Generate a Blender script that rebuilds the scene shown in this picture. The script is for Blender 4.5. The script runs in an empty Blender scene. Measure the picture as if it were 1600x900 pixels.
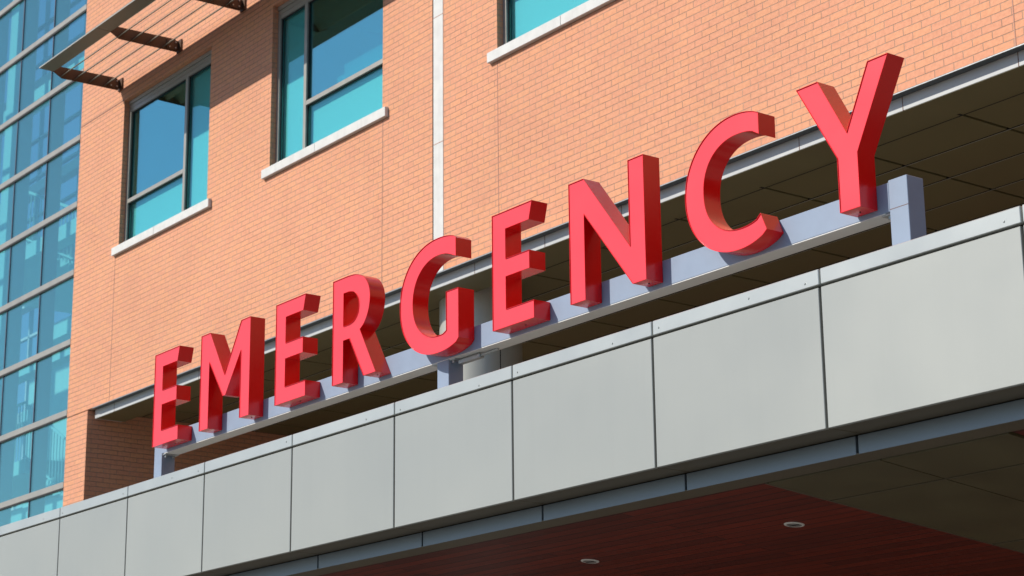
import bpy, bmesh, math, random
from mathutils import Vector, Matrix
random.seed(7)
S = bpy.context.scene
C = S.collection

# ------------------------------------------------------------------ camera
cam_d = bpy.data.cameras.new('camera'); cam = bpy.data.objects.new('camera', cam_d); C.objects.link(cam)
RT = [[0.60190696, 0.2187966, 0.76800785], [0.79849214, -0.15179915, -0.58255242], [-0.01087755, 0.96389059, -0.26607633]]
cam.matrix_world = Matrix([[*RT[0], 0], [*RT[1], 0], [*RT[2], 0], [0, 0, 0, 1]])
cam_d.sensor_width = 36; cam_d.lens = 3166.54 * 36 / 1600
cam_d.clip_start = .1; cam_d.clip_end = 3000
cam_d.dof.use_dof = True; cam_d.dof.focus_distance = 14.5; cam_d.dof.aperture_fstop = 5.0
S.camera = cam

# ------------------------------------------------------------------ light
LD = Vector((.55, 1, -.94)).normalized()            # direction the sunlight travels
w = bpy.data.worlds.new('World'); S.world = w; w.use_nodes = True
nt = w.node_tree
sky = nt.nodes.new('ShaderNodeTexSky'); sky.sky_type = 'NISHITA'; sky.sun_disc = False
sky.sun_elevation = math.asin(-LD.z); sky.sun_rotation = math.atan2(-LD.x, -LD.y) % (2 * math.pi)
sky.altitude = 300; sky.air_density = 1.0; sky.dust_density = .9; sky.ozone_density = 3.5
nt.links.new(sky.outputs[0], nt.nodes['Background'].inputs[0]); nt.nodes['Background'].inputs[1].default_value = .092
sd = bpy.data.lights.new('sun', 'SUN'); sd.energy = 4.5; sd.angle = math.radians(.5); sd.color = (1, .93, .82)
so = bpy.data.objects.new('sun', sd); C.objects.link(so); so.location = (-20, -30, 40)
so.rotation_euler = LD.to_track_quat('-Z', 'Y').to_euler()
S.view_settings.view_transform = 'Standard'; S.view_settings.look = 'None'
S.view_settings.exposure = 0.15; S.view_settings.gamma = 1; S.view_settings.use_curve_mapping = False

# ------------------------------------------------------------------ materials
def mat(name, col, rough=.5, metal=0, spec=.5, coat=0, noise=0, nscale=3, bump=0, bscale=60, stretch=(1, 1, 1), vary=0, streak=0):
    m = bpy.data.materials.new(name); m.use_nodes = True; t = m.node_tree; N = t.nodes; L = t.links
    b = N['Principled BSDF']
    b.inputs['Base Color'].default_value = (*col, 1); b.inputs['Roughness'].default_value = rough
    b.inputs['Metallic'].default_value = metal; b.inputs['Specular IOR Level'].default_value = spec
    b.inputs['Coat Weight'].default_value = coat; b.inputs['Coat Roughness'].default_value = .14
    g = N.new('ShaderNodeNewGeometry'); mp = N.new('ShaderNodeMapping'); mp.inputs['Scale'].default_value = stretch
    L.new(g.outputs['Position'], mp.inputs['Vector'])
    if noise:
        n = N.new('ShaderNodeTexNoise'); n.inputs['Scale'].default_value = nscale; n.inputs['Detail'].default_value = 6
        L.new(mp.outputs[0], n.inputs['Vector'])
        r = N.new('ShaderNodeMapRange'); r.inputs['From Min'].default_value = .3; r.inputs['From Max'].default_value = .7
        r.inputs['To Min'].default_value = 1 - noise; r.inputs['To Max'].default_value = 1 + noise
        L.new(n.outputs[0], r.inputs[0])
        mx = N.new('ShaderNodeVectorMath'); mx.operation = 'SCALE'; mx.inputs[0].default_value = col
        L.new(r.outputs[0], mx.inputs['Scale']); L.new(mx.outputs[0], b.inputs['Base Color'])
        r2 = N.new('ShaderNodeMapRange'); r2.inputs['To Min'].default_value = max(0, rough - .08); r2.inputs['To Max'].default_value = rough + .08
        L.new(n.outputs[0], r2.inputs[0]); L.new(r2.outputs[0], b.inputs['Roughness'])
    if vary or streak:
        src = b.inputs['Base Color'].links[0].from_socket
        k = N.new('ShaderNodeMath'); k.operation = 'MULTIPLY'
        oi = N.new('ShaderNodeObjectInfo'); a = N.new('ShaderNodeMapRange'); a.inputs['To Min'].default_value = 1 - vary; a.inputs['To Max'].default_value = 1 + vary
        L.new(oi.outputs['Random'], a.inputs[0]); L.new(a.outputs[0], k.inputs[0])
        m3 = N.new('ShaderNodeMapping'); m3.inputs['Scale'].default_value = (16, 16, .9); L.new(g.outputs['Position'], m3.inputs['Vector'])
        n3 = N.new('ShaderNodeTexNoise'); n3.inputs['Scale'].default_value = 1; n3.inputs['Detail'].default_value = 5; L.new(m3.outputs[0], n3.inputs['Vector'])
        c = N.new('ShaderNodeMapRange'); c.inputs['From Min'].default_value = .5; c.inputs['From Max'].default_value = .72; c.inputs['To Min'].default_value = 1; c.inputs['To Max'].default_value = 1 - streak
        L.new(n3.outputs[0], c.inputs[0]); L.new(c.outputs[0], k.inputs[1])
        sv = N.new('ShaderNodeVectorMath'); sv.operation = 'SCALE'; L.new(src, sv.inputs[0]); L.new(k.outputs[0], sv.inputs['Scale']); L.new(sv.outputs[0], b.inputs['Base Color'])
    if bump:
        n2 = N.new('ShaderNodeTexNoise'); n2.inputs['Scale'].default_value = bscale; n2.inputs['Detail'].default_value = 3
        L.new(mp.outputs[0], n2.inputs['Vector'])
        bp = N.new('ShaderNodeBump'); bp.inputs['Strength'].default_value = bump; bp.inputs['Distance'].default_value = .01
        L.new(n2.outputs[0], bp.inputs['Height']); L.new(bp.outputs[0], b.inputs['Normal'])
    return m

def brick_mat(name, z0, dark=1.0):
    m = bpy.data.materials.new(name); m.use_nodes = True; t = m.node_tree; N = t.nodes; L = t.links
    b = N['Principled BSDF']; b.inputs['Roughness'].default_value = .85; b.inputs['Specular IOR Level'].default_value = .25
    g = N.new('ShaderNodeNewGeometry'); s = N.new('ShaderNodeSeparateXYZ'); L.new(g.outputs['Position'], s.inputs[0])
    def math_(op, a, c=None, v=None):
        n = N.new('ShaderNodeMath'); n.operation = op
        L.new(a, n.inputs[0])
        if c is not None: L.new(c, n.inputs[1])
        if v is not None: n.inputs[1].default_value = v
        return n.outputs[0]
    u0 = math_('ADD', s.outputs[0], s.outputs[1])
    wob = N.new('ShaderNodeTexNoise'); wob.inputs['Scale'].default_value = 2.6; wob.inputs['Detail'].default_value = 4
    L.new(g.outputs['Position'], wob.inputs['Vector'])
    wo = math_('MULTIPLY', math_('SUBTRACT', wob.outputs[0], v=.5), v=.010)
    u = math_('ADD', math_('ADD', u0, v=-12.1 + 10.119 + 200 * .2034), wo)
    v = math_('ADD', math_('ADD', s.outputs[2], v=-z0 + 150 * .0672 * 2), wo)
    cb = N.new('ShaderNodeCombineXYZ'); L.new(u, cb.inputs[0]); L.new(v, cb.inputs[1])
    bt = N.new('ShaderNodeTexBrick'); L.new(cb.outputs[0], bt.inputs['Vector'])
    bt.inputs['Scale'].default_value = 1; bt.inputs['Brick Width'].default_value = .2034; bt.inputs['Row Height'].default_value = .0672
    bt.inputs['Mortar Size'].default_value = .0039; bt.inputs['Mortar Smooth'].default_value = .35; bt.inputs['Bias'].default_value = 0
    bt.inputs['Color1'].default_value = (0, 0, 0, 1); bt.inputs['Color2'].default_value = (1, 1, 1, 1)
    bt.inputs['Mortar'].default_value = (.5, .5, .5, 1)
    cr = N.new('ShaderNodeValToRGB'); L.new(bt.outputs['Color'], cr.inputs[0])
    e = cr.color_ramp.elements
    e[0].position = 0; e[0].color = (.685, .322, .200, 1)
    e[1].position = 1; e[1].color = (.715, .348, .204, 1)
    for p, c in ((.25, (.700, .328, .204, 1)), (.5, (.703, .338, .208, 1)), (.75, (.722, .342, .198, 1))):
        x = e.new(p); x.color = c
    # broad tone drift and fine grain
    n1 = N.new('ShaderNodeTexNoise'); n1.inputs['Scale'].default_value = .55; n1.inputs['Detail'].default_value = 5; L.new(g.outputs['Position'], n1.inputs['Vector'])
    n2 = N.new('ShaderNodeTexNoise'); n2.inputs['Scale'].default_value = 28; n2.inputs['Detail'].default_value = 6; L.new(g.outputs['Position'], n2.inputs['Vector'])
    r1 = N.new('ShaderNodeMapRange'); r1.inputs['From Min'].default_value = .3; r1.inputs['From Max'].default_value = .7; r1.inputs['To Min'].default_value = .94; r1.inputs['To Max'].default_value = 1.05; L.new(n1.outputs[0], r1.inputs[0])
    r2 = N.new('ShaderNodeMapRange'); r2.inputs['From Min'].default_value = .3; r2.inputs['From Max'].default_value = .7; r2.inputs['To Min'].default_value = .92; r2.inputs['To Max'].default_value = 1.07; L.new(n2.outputs[0], r2.inputs[0])
    k = math_('MULTIPLY', r1.outputs[0], r2.outputs[0])
    sc = N.new('ShaderNodeVectorMath'); sc.operation = 'SCALE'; L.new(cr.outputs[0], sc.inputs[0]); L.new(k, sc.inputs['Scale'])
    mx = N.new('ShaderNodeMix'); mx.data_type = 'RGBA'
    L.new(bt.outputs['Fac'], mx.inputs[0]); L.new(sc.outputs[0], mx.inputs[6])
    # mortar darkness varies, some joints are deeper
    n3 = N.new('ShaderNodeTexNoise'); n3.inputs['Scale'].default_value = 3.5; n3.inputs['Detail'].default_value = 3; L.new(g.outputs['Position'], n3.inputs['Vector'])
    mr = N.new('ShaderNodeValToRGB'); L.new(n3.outputs[0], mr.inputs[0])
    mr.color_ramp.elements[0].position = .35; mr.color_ramp.elements[0].color = (.42, .26, .19, 1)
    mr.color_ramp.elements[1].position = .65; mr.color_ramp.elements[1].color = (.52, .345, .255, 1)
    L.new(mr.outputs[0], mx.inputs[7]); L.new(mx.outputs[2], b.inputs['Base Color'])
    bp = N.new('ShaderNodeBump'); bp.inputs['Strength'].default_value = 1; bp.inputs['Distance'].default_value = .012
    inv = math_('SUBTRACT', math_('MULTIPLY', n2.outputs[0], v=.25), bt.outputs['Fac'])
    L.new(inv, bp.inputs['Height']); L.new(bp.outputs[0], b.inputs['Normal'])
    return m

def plank_mat(name):
    m = bpy.data.materials.new(name); m.use_nodes = True; t = m.node_tree; N = t.nodes; L = t.links
    b = N['Principled BSDF']; b.inputs['Roughness'].default_value = .45; b.inputs['Specular IOR Level'].default_value = .3
    g = N.new('ShaderNodeNewGeometry'); s = N.new('ShaderNodeSeparateXYZ'); L.new(g.outputs['Position'], s.inputs[0])
    cb = N.new('ShaderNodeCombineXYZ'); L.new(s.outputs[0], cb.inputs[0]); L.new(s.outputs[1], cb.inputs[1])
    bt = N.new('ShaderNodeTexBrick'); L.new(cb.outputs[0], bt.inputs['Vector'])
    bt.inputs['Scale'].default_value = 1; bt.inputs['Brick Width'].default_value = 3.05; bt.inputs['Row Height'].default_value = .11
    bt.inputs['Mortar Size'].default_value = .006; bt.inputs['Mortar Smooth'].default_value = .2
    bt.inputs['Color1'].default_value = (.105, .009, .003, 1); bt.inputs['Color2'].default_value = (.185, .017, .005, 1); bt.inputs['Mortar'].default_value = (.02, .006, .004, 1)
    mp = N.new('ShaderNodeMapping'); mp.inputs['Scale'].default_value = (1.2, 40, 1); L.new(g.outputs['Position'], mp.inputs['Vector'])
    n = N.new('ShaderNodeTexNoise'); n.inputs['Scale'].default_value = 1.5; n.inputs['Detail'].default_value = 6; L.new(mp.outputs[0], n.inputs['Vector'])
    r = N.new('ShaderNodeMapRange'); r.inputs['From Min'].default_value = .3; r.inputs['From Max'].default_value = .7; r.inputs['To Min'].default_value = .65; r.inputs['To Max'].default_value = 1.25; L.new(n.outputs[0], r.inputs[0])
    sc = N.new('ShaderNodeVectorMath'); sc.operation = 'SCALE'; L.new(bt.outputs['Color'], sc.inputs[0]); L.new(r.outputs[0], sc.inputs['Scale'])
    L.new(sc.outputs[0], b.inputs['Base Color'])
    bp = N.new('ShaderNodeBump'); bp.inputs['Strength'].default_value = .8; bp.inputs['Distance'].default_value = .01; bp.invert = True
    L.new(bt.outputs['Fac'], bp.inputs['Height']); L.new(bp.outputs[0], b.inputs['Normal'])
    return m

def glass_mat(name, tint, refl, fac, waves=0):
    m = bpy.data.materials.new(name); m.use_nodes = True; t = m.node_tree; N = t.nodes; L = t.links
    N.remove(N['Principled BSDF']); out = N['Material Output']
    tr = N.new('ShaderNodeBsdfTransparent'); tr.inputs[0].default_value = (*tint, 1)
    gl = N.new('ShaderNodeBsdfGlossy'); gl.inputs['Color'].default_value = (*refl, 1); gl.inputs['Roughness'].default_value = .015
    if waves:
        g = N.new('ShaderNodeNewGeometry'); n = N.new('ShaderNodeTexNoise'); n.inputs['Scale'].default_value = 1.1; n.inputs['Detail'].default_value = 1
        L.new(g.outputs['Position'], n.inputs['Vector'])
        bp = N.new('ShaderNodeBump'); bp.inputs['Strength'].default_value = waves; bp.inputs['Distance'].default_value = .02
        L.new(n.outputs[0], bp.inputs['Height']); L.new(bp.outputs[0], gl.inputs['Normal'])
    lw = N.new('ShaderNodeLayerWeight'); lw.inputs[0].default_value = .5
    fr = N.new('ShaderNodeMath'); fr.operation = 'POWER'; L.new(lw.outputs['Facing'], fr.inputs[0]); fr.inputs[1].default_value = 4
    a = N.new('ShaderNodeMath'); a.operation = 'ADD'; a.use_clamp = True; L.new(fr.outputs[0], a.inputs[0]); a.inputs[1].default_value = fac
    mx = N.new('ShaderNodeMixShader'); L.new(a.outputs[0], mx.inputs[0]); L.new(tr.outputs[0], mx.inputs[1]); L.new(gl.outputs[0], mx.inputs[2])
    L.new(mx.outputs[0], out.inputs['Surface'])
    return m

M = dict(
    brick=brick_mat('brick', 5.999),
    stone=mat('limestone', (.645, .655, .65), .8, noise=.06, nscale=9, bump=.25, bscale=120, streak=.06),
    seal=mat('sealant', (.16, .08, .06), .7),
    seal_soft=mat('sealant_pale', (.42, .22, .16), .7),
    alu=mat('aluminium_frame', (.36, .35, .32), .42, metal=.25, noise=.04, nscale=6),
    alu_shade=mat('bronze_frame', (.30, .30, .29), .4, metal=.3),
    gasket=mat('gasket', (.012, .014, .016), .6),
    fascia=mat('fascia_panel', (.415, .428, .40), .36, metal=.35, noise=.025, nscale=.9, spec=.5, vary=.022, bump=.06, bscale=1.3, streak=.01),
    coping=mat('coping_metal', (.50, .53, .52), .33, metal=.35, noise=.04, nscale=2.2, vary=.03, bump=.12, bscale=2.5),
    band=mat('blue_grey_metal', (.23, .29, .35), .38, metal=.3, noise=.04, nscale=2),
    bronze=mat('brown_metal', (.125, .105, .07), .45, metal=.2, noise=.06, nscale=3),
    soffit=mat('soffit_panel', (.165, .143, .068), .42, noise=.07, nscale=1.6),
    soffit_edge=mat('soffit_strip', (.62, .62, .57), .4, metal=.2, noise=.03),
    lintel=mat('lintel_steel', (.50, .52, .53), .45, noise=.05, nscale=4),
    dark=mat('dark_void', (.010, .009, .007), .8),
    wood=plank_mat('red_planks'),
    lower_soffit=mat('lower_soffit_panel', (.095, .082, .038), .38, noise=.14, nscale=2.3),
    red_side=mat('red_enamel', (.80, .001, .003), .22, spec=.5, coat=.30, noise=.02, nscale=7),
    red_face=mat('red_acrylic', (.93, .060, .085), .33, spec=.4, noise=.015, nscale=3),
    post=mat('sign_post_paint', (.245, .315, .435), .55, noise=.03, nscale=8, bump=.05, bscale=150),
    bounce_tone=mat('underside_bounce_tone', (.68, .69, .68), .5, noise=.03, nscale=8),  # paler than the beam: light bounced off the roof put into the colour
    galv=mat('galvanised', (.42, .44, .45), .4, metal=.5, noise=.1, nscale=30),
    column=mat('column_cladding', (.50, .50, .45), .38, metal=.3, noise=.03, nscale=2),
    shade=mat('sunshade_paint', (.15, .135, .095), .45, metal=.15, noise=.05, nscale=5),
    shade_lip=mat('sunshade_lip', (.42, .42, .38), .4, metal=.2),
    bracket=mat('sunshade_bracket', (.095, .042, .018), .5, noise=.12, nscale=9),
    roof=mat('roof_membrane', (.21, .20, .175), .85, noise=.12, nscale=1.5),
    asphalt=mat('asphalt', (.055, .055, .055), .9, noise=.2, nscale=4, bump=.4, bscale=80),
    concrete=mat('paving', (.22, .215, .20), .85, noise=.1, nscale=2),
    inside=mat('interior_paint', (.66, .67, .65), .8),
    dark_steel=mat('dark_steel', (.07, .085, .095), .45, noise=.1),
    inside_dark=mat('interior_dark', (.10, .12, .13), .8),
    blind=mat('blind', (.66, .69, .67), .75),
    steel_white=mat('white_steel', (.60, .66, .66), .5),
    steel_grey=mat('grey_steel', (.48, .53, .56), .5),
    tower_seal=mat('tower_sealant', (.10, .11, .17), .6),
    glass=glass_mat('window_glass', (.50, .93, .95), (.44, .96, 1), .46, .006),
    glass_low=glass_mat('spandrel_glass', (.64, .95, .965), (.50, .92, 1), .12, .01),
    glass_tower=glass_mat('tower_glass', (.74, .99, 1), (.62, 1, 1), .15, .03),
    lamp_rim=mat('downlight_rim', (.72, .72, .70), .4),
    lamp_in=mat('downlight_reflector', (.42, .42, .42), .3, metal=.6),
)

# ------------------------------------------------------------------ helpers
class MB:
    def __init__(s): s.bm = bmesh.new()
    def box(s, x0, x1, y0, y1, z0, z1, bev=0):
        vs = [s.bm.verts.new((x, y, z)) for x in (x0, x1) for y in (y0, y1) for z in (z0, z1)]
        q = [(0, 1, 3, 2), (4, 6, 7, 5), (0, 4, 5, 1), (2, 3, 7, 6), (0, 2, 6, 4), (1, 5, 7, 3)]
        fs = [s.bm.faces.new([vs[i] for i in f]) for f in q]
        if bev:
            es = {e for f in fs for e in f.edges}
            bmesh.ops.bevel(s.bm, geom=list(es), offset=bev, segments=1, affect='EDGES')
        return s
    def quad(s, *p):
        s.bm.faces.new([s.bm.verts.new(v) for v in p]); return s
    def prism_x(s, prof, x0, x1):                     # (y, z) outline swept along x
        a = [s.bm.verts.new((x0, y, z)) for y, z in prof]; b = [s.bm.verts.new((x1, y, z)) for y, z in prof]
        n = len(prof); s.bm.faces.new(a); s.bm.faces.new(b[::-1])
        for i in range(n): s.bm.faces.new((a[i], b[i], b[(i + 1) % n], a[(i + 1) % n]))
        return s
    def bar(s, p, q, r, n=8):
        p = Vector(p); q = Vector(q); d = q - p; L = d.length
        m = Matrix.Translation((p + q) / 2) @ d.to_track_quat('Z', 'Y').to_matrix().to_4x4()
        bmesh.ops.create_cone(s.bm, cap_ends=True, segments=n, radius1=r, radius2=r, depth=L, matrix=m); return s
    def obj(s, name, m, parent=None, smooth=False, loc=None):
        bmesh.ops.recalc_face_normals(s.bm, faces=s.bm.faces)
        base = Vector(parent['_w']) if parent is not None and '_w' in parent else Vector((0, 0, 0))
        own = Vector(loc) if loc else base
        bmesh.ops.translate(s.bm, verts=s.bm.verts, vec=-own)
        me = bpy.data.meshes.new(name); s.bm.to_mesh(me); s.bm.free()
        if smooth:
            me.polygons.foreach_set('use_smooth', [True] * len(me.polygons)); me.set_sharp_from_angle(angle=math.radians(32))
        o = bpy.data.objects.new(name, me); C.objects.link(o)
        for mm in (m if isinstance(m, (list, tuple)) else [m]): me.materials.append(M[mm])
        if parent is not None:
            o.parent = parent; o.location = own - base
        else: o.location = own
        o['_w'] = list(own)
        return o

def tag(o, label=None, cat=None, group=None, kind=None):
    if label: o['label'] = label
    if cat: o['category'] = cat
    if group: o['group'] = group
    if kind: o['kind'] = kind
    return o

def thing(name, loc, label, cat, group=None):
    o = bpy.data.objects.new(name, None); C.objects.link(o); o.location = loc; o['_w'] = list(loc)
    o.empty_display_size = .3
    return tag(o, label, cat, group)

def B(name, m, parent, *a, bev=0, **k): return MB().box(*a, bev=bev).obj(name, m, parent, **k)

GZ = -1.6
# ------------------------------------------------------------------ ground
tag(B('ground', 'asphalt', None, -400, 400, -400, 400, GZ - .3, GZ), kind='structure')
tag(B('pavement', 'concrete', None, -40, 30, 5.5, 60, GZ - .05, GZ + .12, bev=.01), kind='structure')

# ------------------------------------------------------------------ brick building
WY = 12.1; XL = -26.53; XR = 9.0; ZT = 17.0; ZB = 5.999
bld = thing('brick_building', (-9, 14, GZ), 'orange brick building with pale stone sills and a deep recess above the canopy', 'building')
wins = [dict(x0=-25.10, x1=-22.545, big='L'), dict(x0=-20.935, x1=-18.385, big='R'), dict(x0=-16.165, x1=-13.615, big='L'), dict(x0=-11.995, x1=-9.445, big='R')]
WZ0, WZ1 = 8.205, 10.395
mb = MB()
xs = sorted([XL, XR] + [v for q in wins for v in (q['x0'], q['x1'])]); zs = [ZB, WZ0, WZ1, ZT]
for i in range(len(xs) - 1):
    for j in range(3):
        hole = j == 1 and any(abs(xs[i] - q['x0']) < 1e-6 for q in wins)
        if not hole: mb.quad((xs[i], WY, zs[j]), (xs[i + 1], WY, zs[j]), (xs[i + 1], WY, zs[j + 1]), (xs[i], WY, zs[j + 1]))
RV = .19
for q in wins:
    a, b = q['x0'], q['x1']
    mb.quad((a, WY, WZ0), (a, WY + RV, WZ0), (a, WY + RV, WZ1), (a, WY, WZ1))
    mb.quad((b, WY, WZ0), (b, WY + RV, WZ0), (b, WY + RV, WZ1), (b, WY, WZ1))
    mb.quad((a, WY, WZ1), (b, WY, WZ1), (b, WY + RV, WZ1), (a, WY + RV, WZ1))
    mb.quad((a, WY, WZ0), (b, WY, WZ0), (b, WY + RV, WZ0), (a, WY + RV, WZ0))
# closed outer shell: underside, sides, top and back
mb.quad((XL, WY, ZB), (-25.86, WY, ZB), (-25.86, 17.5, ZB), (XL, 17.5, ZB))
mb.quad((-25.86, WY, ZB), (XR, WY, ZB), (XR, WY + .08, ZB), (-25.86, WY + .08, ZB))
mb.quad((XR, WY, ZB), (XR, 26, ZB), (XR, 26, ZT), (XR, WY, ZT))
mb.quad((XL, WY, ZB), (XL, 26, ZB), (XL, 26, ZT), (XL, WY, ZT))
mb.quad((XL, WY, ZT), (XR, WY, ZT), (XR, 26, ZT), (XL, 26, ZT))
mb.quad((XL, 26, GZ), (XR, 26, GZ), (XR, 26, ZT), (XL, 26, ZT))
mb.obj('wall', 'brick', bld)
# lower pier and side return
mb = MB(); mb.box(XL, -25.86, WY, 17.6, GZ, ZB - .012)
mb.obj('lower_wall', 'brick', bld)
B('back_wall', 'brick', bld, -25.87, XR, 17.5, 17.7, GZ, 6.0)
B('movement_joint', 'seal', bld, XL + .003, -25.862, WY + .012, 17.4, ZB - .014, ZB - .0005)
# vertical movement joints
for x, z0, z1 in ((-25.19, ZB, 8.07), (-18.376, ZB, 8.07), (-16.165, ZB, 8.07), (-9.39, ZB, 8.07)):
    B('movement_joint', 'seal_soft', bld, x - .005, x + .005, WY - .0025, WY + .01, z0, z1)
B('movement_joint', 'seal', bld, XL, -25.10, WY - .0025, WY + .01, 10.400, 10.414)
# white stone strip
st = B('stone_strip', 'stone', bld, -17.350, -17.165, WY - .006, WY + .03, ZB, ZT, bev=.002)
tag(st, 'narrow white vertical stone strip')
B('strip_joint', 'dark', bld, -17.374, -17.350, WY - .002, WY + .02, ZB, ZT)  # near-black strip paints the shadow inside the joint groove
for z in (7.472, 8.977, 10.48, 12.0):
    B('strip_joint', 'seal_soft', bld, -17.349, -17.166, WY - .008, WY + .01, z, z + .007)

def window(q, k):
    a, b, big = q['x0'], q['x1'], q['big']
    fy0, fy1, gy = WY + .08, WY + .145, WY + .122
    fr = MB()
    fr.box(a, a + .058, fy0, fy1, WZ0, WZ1 - .11, .002); fr.box(b - .058, b, fy0, fy1, WZ0, WZ1 - .11, .002)
    fr.box(a, b, fy0 - .012, fy1, WZ1 - .055, WZ1 - .001, .002); fr.box(a, b, fy0 + .004, fy1, WZ1 - .112, WZ1 - .057, .002)
    fr.box(a, b, fy0 + .006, fy1, WZ1 - .175, WZ1 - .114, .002)
    fr.box(a + .06, b - .06, fy0, fy1, WZ0, WZ0 + .05, .002)
    mx = a + 1.70 if big == 'L' else b - 1.90
    fr.box(mx, mx + .064, fy0, fy1, WZ0 + .052, WZ1 - .177, .002)
    bx0, bx1 = (a + .06, mx) if big == 'L' else (mx + .064, b - .06)
    nx0, nx1 = (mx + .064, b - .06) if big == 'L' else (a + .06, mx)
    fr.box(bx0 + .001, bx1 - .001, fy0, fy1, 8.845, 8.905, .002)
    W = fr.obj('window', 'alu', bld, loc=(a, WY, WZ0))
    tag(W, ('lower left window of two lights with a narrow right pane', 'window with a narrow left pane beside the white strip', 'window cut by the top of the frame right of the white strip', 'far right window beyond the frame')[k])
    e = .012
    MB().box(bx0 - e, bx1 + e, gy, gy + .008, 8.893, WZ1 - .16).obj('pane', 'glass', W)
    MB().box(bx0 - e, bx1 + e, gy, gy + .008, WZ0 + .03, 8.857).obj('pane', 'glass_low', W)
    MB().box(nx0 - e, nx1 + e, gy, gy + .008, WZ0 + .03, WZ1 - .16).obj('pane', 'glass_low', W)
    g = MB()
    for x0, x1, z0, z1 in ((bx0, bx1, 8.907, WZ1 - .177), (bx0, bx1, WZ0 + .052, 8.843), (nx0, nx1, WZ0 + .052, WZ1 - .177)):
        t = .011
        g.box(x0, x0 + t, gy - .018, gy - .001, z0, z1); g.box(x1 - t, x1, gy - .018, gy - .001, z0, z1)
        g.box(x0 + t, x1 - t, gy - .018, gy - .001, z1 - t, z1)
    g.obj('gasket', 'gasket', W)
    MB().box(bx0 - .02, bx1 + .02, gy + .045, gy + .06, WZ0, 8.87).obj('blind', 'blind', W)
    MB().box(nx0 - .02, nx1 + .02, gy + .045, gy + .06, WZ0, WZ1).obj('blind', 'blind', W)
    # room behind: inner faces of a closed box
    r = MB(); x0, x1, y0, y1, z0, z1 = a - .4, b + .4, WY + RV, WY + 4.2, 7.2, 10.6
    r.quad((x0, y1, z0), (x1, y1, z0), (x1, y1, z1), (x0, y1, z1)); r.quad((x0, y0, z0), (x0, y1, z0), (x0, y1, z1), (x0, y0, z1))
    r.quad((x1, y0, z0), (x1, y1, z0), (x1, y1, z1), (x1, y0, z1)); r.quad((x0, y0, z0), (x1, y0, z0), (x1, y1, z0), (x0, y1, z0))
    r.quad((x0, y0, z1), (x1, y0, z1), (x1, y1, z1), (x0, y1, z1))
    r.obj('room', 'inside', W)
    if k == 1:
        MB().box(-19.62, b - .05, gy + .03, gy + .12, 8.955, 9.03).obj('inner_ledge', 'blind', W)
        MB().box(-19.62, b - .05, gy + .13, gy + .15, 8.80, 9.22).obj('inner_panel', 'inside', W)
    ms = (a + b) / 2 - .13
    s_ = MB(); s_.box(a - .125, ms - .003, 12.052, fy0 + .02, 8.09, WZ0, .003); s_.box(ms + .003, b + .125, 12.052, fy0 + .02, 8.09, WZ0, .003)
    s_.obj('sill', 'stone', W)
for k, q in enumerate(wins): window(q, k)

# lintel and upper soffit over the canopy
LX0 = -25.80
B('lintel', 'lintel', bld, LX0, XR, 12.188, 12.60, 5.869, 5.997, bev=.003)
B('shelf_angle', 'dark_steel', bld, LX0 + .1, XR, WY + .006, 12.185, ZB - .010, ZB - .002)
B('shelf_lip', 'galv', bld, LX0 + .1, XR, WY - .005, WY + .004, ZB - .010, ZB - .001)
for x in [-10.66 + 1.2117 * i for i in range(-12, 16)]:
    if x > LX0: MB().box(x - .003, x + .003, 12.1855, 12.2, 5.868, 5.99).obj('lintel_joint', 'seal', bld, loc=(x, 12.18, 5.9))
SZ = 5.985
sf = MB(); gap = .017
gx = [-10.65 + 1.2117 * i for i in range(-12, 17)]; gx = [-25.86] + [x for x in gx if x > -25.7]
gy_ = [12.93 + .603 * i for i in range(9)]
for i in range(len(gx) - 1):
    for j in range(len(gy_) - 1):
        sf.box(gx[i] + gap, gx[i + 1] - gap if gx[i + 1] < XR else XR, gy_[j] + .009, gy_[j + 1] - .009, SZ, SZ + .03, .003)
sf.obj('upper_soffit', 'soffit', bld)
for x in gx[1:-1]: MB().box(x - .012, x + .012, 12.84, 12.93, SZ - .0045, SZ).obj('soffit_joint', 'dark', bld, loc=(x, 12.9, SZ))
for j, y in enumerate(gy_[:-1]):
    MB().box(-25.8, XR, y - (.012 if j == 0 else .007), y + .003, SZ - .003, SZ + .02).obj('soffit_joint', 'dark', bld, loc=(-9, y, SZ))
    if j: MB().box(-25.8, XR, y + .0035, y + .009, SZ - .004, SZ + .01).obj('soffit_trim', 'soffit_edge', bld, loc=(-9, y, SZ))
B('soffit_margin', 'soffit', bld, -25.86, XR, 12.6, 12.924, SZ - .002, SZ + .03)
B('soffit_margin', 'soffit', bld, -25.75, XR, 12.192, 12.62, 5.8665, 5.9)
B('soffit_void', 'dark', bld, -25.86, XR, 12.6, 17.5, SZ + .04, SZ + .1)

# column
cx, cy, cr = -17.63, 12.93, .46
col = thing('round_column', (cx, cy, GZ), 'round pale metal clad column behind the letter G under the soffit', 'column')
m_ = MB(); bmesh.ops.create_cone(m_.bm, cap_ends=True, segments=96, radius1=cr, radius2=cr, depth=5.965 - GZ, matrix=Matrix.Translation((cx, cy, (5.965 + GZ) / 2)))
m_.obj('shaft', 'column', col, smooth=True)
m_ = MB(); bmesh.ops.create_cone(m_.bm, cap_ends=True, segments=96, radius1=cr - .03, radius2=cr - .03, depth=.019, matrix=Matrix.Translation((cx, cy, 5.9755)))
m_.obj('collar', 'gasket', col, smooth=True)
sm = MB()
for ang in (-.155, -2.4, 1.9):
    dx, dy = math.cos(ang), math.sin(ang); sm.bar((cx + dx * (cr - .002), cy + dy * (cr - .002), GZ), (cx + dx * (cr - .002), cy + dy * (cr - .002), 5.92), .006, 6)
sm.obj('seam', 'dark', col)

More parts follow.
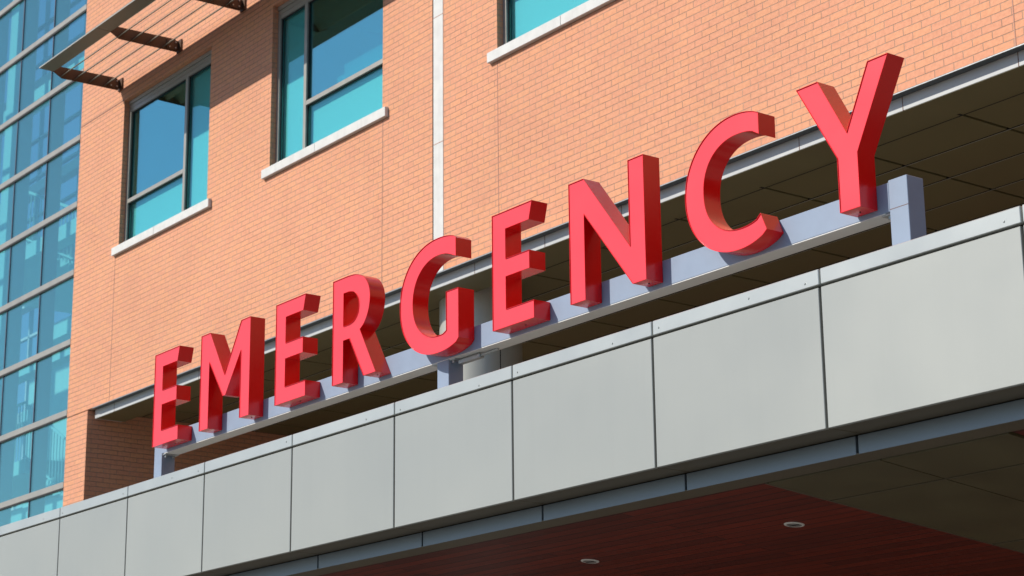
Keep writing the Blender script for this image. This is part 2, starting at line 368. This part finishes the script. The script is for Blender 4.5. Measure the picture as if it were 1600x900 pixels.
# ------------------------------------------------------------------ entrance canopy
FY = 8.54; CX0, CX1 = -44.0, 5.5
cn = thing('entrance_canopy', (-12, 12, GZ), 'long flat entrance canopy faced with grey metal panels under the red letters', 'canopy')
pj = [-18.779, -17.293, -15.803, -14.303, -12.781, -11.272, -9.743, -8.212, -6.689]
while pj[0] > CX0 + 1.5: pj.insert(0, pj[0] - 1.49)
while pj[-1] < CX1 - 1.5: pj.append(pj[-1] + 1.53)
for i in range(len(pj) - 1):
    a, b = pj[i] + .0105, pj[i + 1] - .0105
    MB().box(a, b, FY, FY + .03, 2.353, 3.214, .003).obj('fascia_panel', 'fascia', cn, loc=((a + b) / 2, FY, 2.8))
    MB().box(a + .006, b + .012, FY - .006, FY + .32, 3.229, 3.326, .004).obj('coping', 'coping', cn, loc=((a + b) / 2, FY, 3.27))
    MB().box(a - .045, b - .045, 8.834, 8.86, 2.236, 2.349, .002).obj('lower_band', 'band', cn, loc=((a + b) / 2, 8.84, 2.3))
    MB().box(a - .0, b + .012, FY + .031, 8.834, 2.354, 2.372, .002).obj('drip_soffit', 'bronze', cn, loc=((a + b) / 2, 8.7, 2.36))
B('fascia_backing', 'dark', cn, CX0, CX1, FY + .031, FY + .10, 2.38, 3.228)
B('band_backing', 'dark', cn, CX0, CX1, 8.861, 8.90, 2.24, 2.36)
B('roof', 'roof', cn, CX0, CX1, FY + .33, 17.5, 3.02, 3.15)
B('parapet', 'coping', cn, CX0, CX1, FY + .11, FY + .32, 2.40, 3.226)
# screws on the coping
sc = MB()
for x in pj:
    for dx in random.choice(((-.10,), (.08,), (-.10, -.6), (.08, -.4))):
        bmesh.ops.create_cone(sc.bm, cap_ends=True, segments=10, radius1=.007, radius2=.006, depth=.004, matrix=Matrix.Translation((x + dx + random.uniform(-.02, .02), FY - .0085, 3.262 + random.uniform(-.008, .02))) @ Matrix.Rotation(math.pi / 2, 4, 'X'))
sc.obj('screws', 'coping', cn)
sl = math.tan(math.radians(5.8))
def zs_(y): return 2.2247 - (y - 8.8816) * sl
def slab(mb, x0, x1, y0, y1, t=.03, dz=0):
    z0, z1 = zs_(y0) + dz, zs_(y1) + dz
    v = [mb.bm.verts.new(p) for p in ((x0, y0, z0), (x1, y0, z0), (x1, y1, z1), (x0, y1, z1), (x0, y0, z0 + t), (x1, y0, z0 + t), (x1, y1, z1 + t), (x0, y1, z1 + t))]
    for f in ((0, 1, 2, 3), (7, 6, 5, 4), (0, 4, 5, 1), (1, 5, 6, 2), (2, 6, 7, 3), (3, 7, 4, 0)): mb.bm.faces.new([v[i] for i in f])
    return mb
slab(MB(), CX0, CX1, 8.835, 8.99, .008, .006).obj('soffit_lip', 'bronze', cn)
for (x0, x1) in ((-9.20, -8.224), (-8.224, -7.25)):
    ys = [8.992, 9.56, 11.14, 12.72, 14.3, 15.9, 17.5]
    for j in range(6):
        slab(MB(), x0 + .006, x1 - .006, ys[j] + .007, ys[j + 1] - .007, .02).obj('soffit_panel', 'lower_soffit', cn, loc=((x0 + x1) / 2, ys[j], 2.1))
tr_ = MB()
for j in ys[1:-1]: slab(tr_, -9.2, -7.25, j + .0068, j + .012, .004, -.002)
tr_.obj('soffit_trim', 'bronze', cn)
slab(MB(), CX0, -9.21, 8.992, 17.5, .02, .012).obj('plank_soffit', 'wood', cn)
slab(MB(), -7.24, CX1, 8.992, 17.5, .02, .012).obj('plank_soffit', 'wood', cn)
slab(MB(), -9.211, -9.195, 8.99, 17.5, .02, -.001).obj('soffit_trim', 'bronze', cn)
slab(MB(), CX0, CX1, 8.93, 17.5, .03, .05).obj('soffit_void', 'dark', cn)

def downlight(x, y, label):
    z = zs_(y) + .012
    t = thing('downlight', (x, y, z), label, 'ceiling light', 'round downlights in the red plank soffit')
    rot = Matrix.Translation((x, y, z)) @ Matrix.Rotation(-math.radians(5.8), 4, 'X')
    m1 = MB(); n = 40
    pr = [(.052, -.002), (.055, -.007), (.069, -.005), (.073, .001)]
    rings = [[m1.bm.verts.new(rot @ Vector((r * math.cos(2 * math.pi * i / n), r * math.sin(2 * math.pi * i / n), h))) for i in range(n)] for r, h in pr]
    for k in range(3):
        for i in range(n): m1.bm.faces.new((rings[k][i], rings[k][(i + 1) % n], rings[k + 1][(i + 1) % n], rings[k + 1][i]))
    m1.obj('rim', 'lamp_rim', t, smooth=True)
    m2 = MB(); bmesh.ops.create_cone(m2.bm, cap_ends=True, segments=32, radius1=.051, radius2=.03, depth=.006, matrix=rot @ Matrix.Translation((0, 0, -.0035)))
    m2.obj('reflector', 'lamp_in', t)
    m3 = MB(); m3.box(-.045, .045, -.006, .006, -.009, -.007); bmesh.ops.transform(m3.bm, matrix=rot, verts=m3.bm.verts); m3.obj('lens_bar', 'gasket', t)
downlight(-9.927, 9.951, 'round downlight in the red planks near the brown soffit panels')
downlight(-12.141, 9.937, 'round downlight in the red planks at the bottom edge of the photo')

# ------------------------------------------------------------------ emergency sign
BY = 8.955
sg = thing('illuminated_sign', (-12.8, BY, 3.15), 'red sign of raised block letters spelling EMERGENCY on a blue grey beam above the canopy', 'sign')
bmz0, bmz1 = 3.706, 3.893
B('support_beam', 'post', sg, -17.444, -7.991, BY, BY + .148, bmz0, bmz1, bev=.003)
for i, (a, b) in enumerate(((-17.60, -17.445), (-12.80, -12.645), (-7.99, -7.838))):
    top = 3.905 if i == 2 else bmz0 - .001
    if i == 0: top = 3.80
    y0 = BY - .001 if i == 2 else BY + .004
    B('post', 'post', sg, a, b, y0, BY + .146, 3.15, top, bev=.003)
B('lit_underside_plate', 'bounce_tone', sg, -17.40, -8.03, BY + .002, BY + .146, bmz0 - .006, bmz0 - .0005)  # thin added plate; its pale colour stands for bounced light on the underside
B('post_seam', 'seal', sg, -7.9885, -7.8395, BY - .0018, BY + .01, 3.716, 3.720)
# clamps under the beam beside the posts
for x in (-17.42, -12.62, -12.83, -8.02):
    c_ = MB(); c_.box(x - .05, x + .05, BY + .01, BY + .15, bmz0 - .014, bmz0 - .0015, .002)
    for dy in (.035, .115): bmesh.ops.create_cone(c_.bm, cap_ends=True, segments=6, radius1=.013, radius2=.013, depth=.022, matrix=Matrix.Translation((x, BY + dy, bmz0 - .024)))
    c_.obj('clamp', 'galv', sg)
cd = MB(); cd.box(-12.58, -12.30, BY + .05, BY + .10, bmz0 - .05, bmz0 - .018, .004); cd.bar((-12.30, BY + .075, bmz0 - .03), (-12.12, BY + .10, bmz0 - .012), .012)
cd.obj('conduit', 'galv', sg)

def crom(pts, n=6):
    out = []
    for i in range(len(pts) - 1):
        p0 = Vector(pts[max(i - 1, 0)]); p1 = Vector(pts[i]); p2 = Vector(pts[i + 1]); p3 = Vector(pts[min(i + 2, len(pts) - 1)])
        for k in range(n):
            t = k / n
            out.append(tuple(.5 * ((2 * p1) + (p2 - p0) * t + (2 * p0 - 5 * p1 + 4 * p2 - p3) * t * t + (3 * p1 - p0 - 3 * p2 + p3) * t ** 3)))
    return out + [tuple(pts[-1])]
def sup(cx, cz, rx, rz, e, a0, a1, n=44):
    out = []
    for i in range(n + 1):
        a = math.radians(a0 + (a1 - a0) * i / n); c, s = math.cos(a), math.sin(a)
        out.append((cx + rx * math.copysign(abs(c) ** (2 / e), c), cz + rz * math.copysign(abs(s) ** (2 / e), s)))
    return out
H = .905
def letE(): return [[(0, 0), (0, H), (.500, H), (.460, .765), (.170, .765), (.170, .530), (.462, .530), (.462, .390), (.170, .390), (.170, .137), (.510, .137), (.510, 0)]], .51
def letM(): return [[(0, 0), (0, H), (.172, H), (.458, .455), (.746, H), (.916, H), (.916, 0), (.748, 0), (.748, .620), (.482, .258), (.434, .258), (.168, .620), (.168, 0)]], .92
def letR():
    bowl = crom([(.23, H), (.353, .893), (.466, .850), (.540, .775), (.571, .69), (.566, .595), (.534, .510), (.482, .443), (.424, .404)])
    ct = crom([(.25, .765), (.33, .745), (.385, .69), (.402, .623), (.385, .55), (.33, .497), (.255, .479)])
    return [[(0, 0), (0, H)] + bowl + [(.665, 0), (.480, 0), (.262, .357), (.169, .357), (.169, 0)], [(.168, .766)] + ct + [(.168, .479)]], .66
def cut(pts, f): return [p for p in pts if f(p)]
def letC():
    o = cut(sup(.50, .452, .50, .466, 2.05, 40, 320, 70), lambda p: p[0] < .735 or p[1] < .2)
    o = [(.732, .866)] + [p for p in o if not (p[1] > .452 and p[0] > .72) and not (p[1] < .452 and p[0] > .75)] + [(.765, .062)]
    i = sup(.53, .450, .345, .323, 2.2, 300, 60, 60)
    i = [(.713, .182)] + [p for p in i if not (p[0] > .69)] + [(.731, .716)]
    return [o + i], .765
def letG():
    o = sup(.535, .445, .535, .466, 2.15, 50, 310, 70)
    o = [(.776, .858)] + [p for p in o if not (p[1] > .445 and p[0] > .76) and not (p[1] < .445 and p[0] > .78)] + [(.808, .050)]
    i = sup(.54, .442, .357, .326, 2.15, 290, 60, 60)
    i = [(.808, .447), (.642, .447), (.642, .138)] + [p for p in i if not (p[0] > .62 and p[1] < .44) and not (p[0] > .75)] + [(.776, .708)]
    return [o + i], .81
def letN(): return [[(0, 0), (0, H), (.172, H), (.666, .280), (.666, H), (.832, H), (.832, 0), (.687, 0), (.172, .634), (.172, 0)]], .83
def letY(): return [[(.322, 0), (.322, .357), (0, H), (.190, H), (.413, .503), (.617, H), (.787, H), (.494, .352), (.494, 0)]], .79

def area(p): return sum(p[i][0] * p[(i + 1) % len(p)][1] - p[(i + 1) % len(p)][0] * p[i][1] for i in range(len(p))) / 2
def inset(p, d):                                      # positive d moves inwards for a CCW outline
    n = len(p); out = []
    for i in range(n):
        a, b, c = Vector(p[i - 1]), Vector(p[i]), Vector(p[(i + 1) % n])
        u = (b - a).normalized(); v = (c - b).normalized()
        n1 = Vector((-u.y, u.x)); n2 = Vector((-v.y, v.x)); k = n1 + n2
        k = k / max(.25, 1 + n1.dot(n2)); out.append((b.x + k.x * d, b.y + k.y * d))
    return out
def clean(p):
    out = []
    for q in p:
        if not out or (Vector(q) - Vector(out[-1])).length > .004: out.append(q)
    if (Vector(out[0]) - Vector(out[-1])).length < .004: out.pop()
    return out
LY0, LY1, LZ = 8.800, 8.951, 3.737
def letter(ch, fn, x0, label):
    loops, wd = fn()
    loops = [clean(l) for l in loops]
    loops = [(l if (area(l) > 0) == (i == 0) else l[::-1]) for i, l in enumerate(loops)]
    rim, rec = .003, .006
    mb = MB(); bm = mb.bm
    def ring(l, y): return [bm.verts.new((x0 + a, y, LZ + b)) for a, b in l]
    def strip(A, Bq):
        for i in range(len(A)): bm.faces.new((A[i], A[(i + 1) % len(A)], Bq[(i + 1) % len(A)], Bq[i]))
    for l in loops:
        li = inset(l, rim)
        back, front, fin, deep = ring(l, LY1), ring(l, LY0), ring(li, LY0), ring(li, LY0 + rec + .004)
        strip(back, front); strip(front, fin); strip(fin, deep)
        if l is loops[0]: bk0 = back
    # closed back plate
    es = []
    for l in loops:
        r = ring(l, LY1 - .0005); es += [bm.edges.new((r[i], r[(i + 1) % len(r)])) for i in range(len(r))]
    bmesh.ops.triangle_fill(bm, use_beauty=True, use_dissolve=False, edges=es)
    # vent screw under the foot
    body = mb.obj('letter', 'red_side', sg, smooth=True, loc=(x0 + wd / 2, LY0, LZ))
    tag(body, label)
    fb = MB(); es = []
    for l in loops:
        r = [fb.bm.verts.new((x0 + a, LY0 + rec, LZ + b)) for a, b in inset(l, rim)]
        es += [fb.bm.edges.new((r[i], r[(i + 1) % len(r)])) for i in range(len(r))]
    bmesh.ops.triangle_fill(fb.bm, use_beauty=True, use_dissolve=False, edges=es)
    fs = fb.bm.faces[:]
    ex = bmesh.ops.extrude_face_region(fb.bm, geom=fs)
    bmesh.ops.translate(fb.bm, verts=[v for v in ex['geom'] if isinstance(v, bmesh.types.BMVert)], vec=(0, .003, 0))
    fb.obj('face', 'red_face', body)
    h = MB()
    bx = {'E': .3, 'M': .83, 'R': .57, 'N': .76, 'Y': .41}.get(ch)
    if bx:
        bmesh.ops.create_cone(h.bm, cap_ends=True, segments=10, radius1=.006, radius2=.006, depth=.004, matrix=Matrix.Translation((x0 + bx, LY0 + .085, LZ - .002)))
        h.obj('drain_screw', 'gasket', body)
for ch, fn, x, lb in (('E', letE, -17.345, 'first letter E above the left post'), ('M', letM, -16.420, 'letter M'), ('E', letE, -15.054, 'second letter E between M and R'),
                      ('R', letR, -14.113, 'letter R'), ('G', letG, -13.098, 'letter G above the middle post'), ('E', letE, -11.849, 'third letter E between G and N'),
                      ('N', letN, -10.912, 'letter N'), ('C', letC, -9.661, 'letter C'), ('Y', letY, -8.578, 'letter Y beside the right post')):
    letter(ch, fn, x, lb)

# ------------------------------------------------------------------ sunshade
SX = [-25.257, -23.47, -21.72, -19.94, -18.16]
sh = thing('metal_sunshade', (-21.7, 12.1, 10.6), 'brown metal louvred sunshade fixed to the brick above the windows', 'sunshade')
def blade(x0, x1):
    m_ = MB(); m_.prism_x([(10.85, 10.655), (11.063, 10.655), (11.075, 10.660), (11.075, 10.676), (10.86, 10.676), (10.85, 10.669)], x0, x1)
    return m_.obj('blade', 'shade', sh, loc=((x0 + x1) / 2, 10.95, 10.67))
for i in range(len(SX) - 1):
    a, b = SX[i], SX[i + 1]
    blade(a - (.012 if i == 0 else -.004), b - .004)
    MB().box(a - (.012 if i == 0 else -.004), b - .004, 10.8465, 10.8505, 10.654, 10.672).obj('lip', 'shade_lip', sh)
    for y, z in ((11.165, 10.592), (11.375, 10.598), (11.60, 10.602), (11.835, 10.606)):
        c, s_ = math.cos(math.radians(46)), math.sin(math.radians(46)); t = .005; l = .175
        m_ = MB(); m_.prism_x([(y - s_ * t, z + c * t), (y + s_ * t, z - c * t), (y + c * l + s_ * t, z + s_ * l - c * t), (y + c * l - s_ * t, z + s_ * l + c * t)], a + .008, b - .008)
        m_.obj('slat', 'shade', sh, loc=((a + b) / 2, y, z))
for x in SX:
    m_ = MB(); m_.prism_x([(11.055, 10.652), (11.19, 10.578), (12.05, 10.592), (12.062, 10.60), (12.062, 10.74), (12.03, 10.775), (11.075, 10.745)], x - .006, x + .006)
    br = m_.obj('bracket', 'bracket', sh, loc=(x, 11.6, 10.65))
    p_ = MB(); p_.box(x + .008, x + .018, 11.90, 12.075, 10.61, 10.75, .002); p_.box(x - .04, x + .09, 12.076, 12.0975, 10.585, 10.765, .002)
    p_.obj('wall_plate', 'bracket', br)
    b_ = MB()
    for yy in (11.94, 12.03):
        for zz in (10.64, 10.72): bmesh.ops.create_cone(b_.bm, cap_ends=True, segments=6, radius1=.011, radius2=.011, depth=.016, matrix=Matrix.Translation((x + .026, yy, zz)) @ Matrix.Rotation(math.pi / 2, 4, 'Y'))
    b_.obj('bolts', 'galv', br)

# ------------------------------------------------------------------ glass stair tower
tw = thing('glass_stair_tower', (-30, 15, GZ), 'glass curtain walled stair tower with grey horizontal rails left of the brick', 'building')
TX0 = -49.4; nc = 19; cw = 1.205
rows = [4.985 + 1.047 * k for k in range(-6, 17)]
for z in rows:
    MB().box(TX0, XL - .012, 12.098, 12.127, z + .005, z + .092, .003).obj('rail', 'alu', tw, loc=(-32, 12.1, z))
    MB().box(TX0, XL - .012, 12.104, 12.13, z - .018, z + .0035).obj('rail_gasket', 'gasket', tw)
for i in range(nc + 1):
    x = XL - .015 - cw * i
    MB().box(x - .026, x + .026, 12.145, 12.36, GZ, rows[-1], .003).obj('mullion', 'steel_grey', tw, loc=(x, 12.2, 2))
    MB().box(x - .008, x + .008, 12.118, 12.144, GZ, rows[-1]).obj('mullion_seal', 'tower_seal', tw)
cnt = 0
for i in range(6):
    for j in range(4, 16):
        x1 = XL - .015 - cw * i - .009; x0 = x1 - cw + .018
        o = MB().box(x0, x1, 12.128, 12.140, rows[j] + .09, rows[j + 1] - .02).obj('pane', 'glass_tower', tw, loc=((x0 + x1) / 2, 12.13, rows[j]))
        o.rotation_euler = (random.uniform(-.002, .002), 0, random.uniform(-.002, .002)); cnt += 1
# lower, upper and far panes
MB().box(XL - cw * 6, XL - .02, 12.128, 12.140, rows[16] + .09, rows[-1]).obj('pane', 'glass_tower', tw)
MB().box(TX0, XL - .02 - cw * 6, 12.128, 12.140, GZ, rows[-1]).obj('pane', 'glass_tower', tw)
MB().box(XL - cw * 6, XL - .02, 12.128, 12.140, GZ, rows[4] - .02).obj('pane', 'glass_tower', tw)
# inside: columns, beams, landings, flights, railings, rear glazing bars
for x in (-28.6, -33.2, -37.8, -42.4):
    for y in (13.9, 19.6):
        MB().box(x - .17, x + .17, y - .17, y + .17, GZ, 22).obj('inner_column', 'steel_white', tw, loc=(x, y, 2))
for z in (2.0, 5.3, 7.9, 10.0, 12.9, 15.8, 18.6):
    MB().box(-48, XL - .3, 13.78, 14.02, z, z + .26).obj('inner_beam', 'steel_white', tw)
    MB().box(-48, XL - .3, 19.5, 19.75, z, z + .26).obj('inner_beam', 'steel_white', tw)
g = MB()
for i in range(18):
    x = XL - .3 - 1.205 * i; g.box(x - .03, x + .03, 19.9, 20.0, GZ, 22)
for z in rows: g.box(-48, XL - .3, 19.9, 20.0, z, z + .06)
g.obj('rear_glazing_bars', 'steel_grey', tw)
B('top_slab', 'steel_white', tw, TX0 - 10, XL - .02, 12.4, 20.2, 22.0, 22.3)
B('rear_partition', 'blind', tw, -41.3, -26.8, 17.9, 18.1, GZ, 10.2)
B('landing', 'steel_white', tw, -32.5, XL - .1, 14.3, 17.6, 4.2, 4.45)
B('landing', 'steel_white', tw, -36, -33, 14.3, 17.6, 6.4, 6.65)
B('landing', 'steel_white', tw, -32.5, XL - .1, 14.3, 17.6, 8.6, 8.85)
B('landing', 'steel_white', tw, -38, -34.5, 14.3, 17.6, 10.8, 11.05)
def flight(x0, z0, x1, z1, y):
    m_ = MB(); n = 14
    for k in range(n):
        t = k / n; xa = x0 + (x1 - x0) * t; xb = x0 + (x1 - x0) * (t + 1 / n); z = z0 + (z1 - z0) * (t + 1 / n)
        m_.box(min(xa, xb), max(xa, xb), y, y + 1.3, z - .16, z)
    f_ = m_.obj('stair_flight', 'steel_white', tw, loc=(x0, y, z0))
    r_ = MB(); n = 34
    for yy in (y - .04,):
        for k in range(n + 1):
            t = k / n; r_.bar((x0 + (x1 - x0) * t, yy, z0 + (z1 - z0) * t), (x0 + (x1 - x0) * t, yy, z0 + (z1 - z0) * t + 1.0), .012, 5)
        r_.bar((x0, yy, z0 + 1.0), (x1, yy, z1 + 1.0), .03, 6); r_.bar((x0, yy, z0 + .1), (x1, yy, z1 + .1), .02, 6)
    r_.obj('railing', 'steel_white', f_)
flight(-29.0, 4.45, -33.2, 6.65, 14.4); flight(-33.2, 6.65, -29.0, 8.85, 16.0)
flight(-29.2, 8.85, -34.4, 11.05, 14.4); flight(-34.4, 11.05, -29.2, 13.3, 16.0); flight(-34, 2.2, -29, 4.45, 16.0)
def rail_run(x0, x1, y, z):
    r_ = MB(); n = int(abs(x1 - x0) / .12)
    for k in range(n + 1): r_.bar((x0 + (x1 - x0) * k / n, y, z), (x0 + (x1 - x0) * k / n, y, z + 1.05), .011, 5)
    r_.bar((x0, y, z + 1.05), (x1, y, z + 1.05), .028, 6); r_.obj('landing_railing', 'steel_white', tw)
rail_run(-29, -26.7, 14.35, 4.45); rail_run(-29.2, -26.7, 14.35, 8.85); rail_run(-38, -34.5, 14.35, 11.05); rail_run(-36, -33.2, 14.35, 6.65)

for o in bpy.data.objects:
    if '_w' in o: del o['_w']
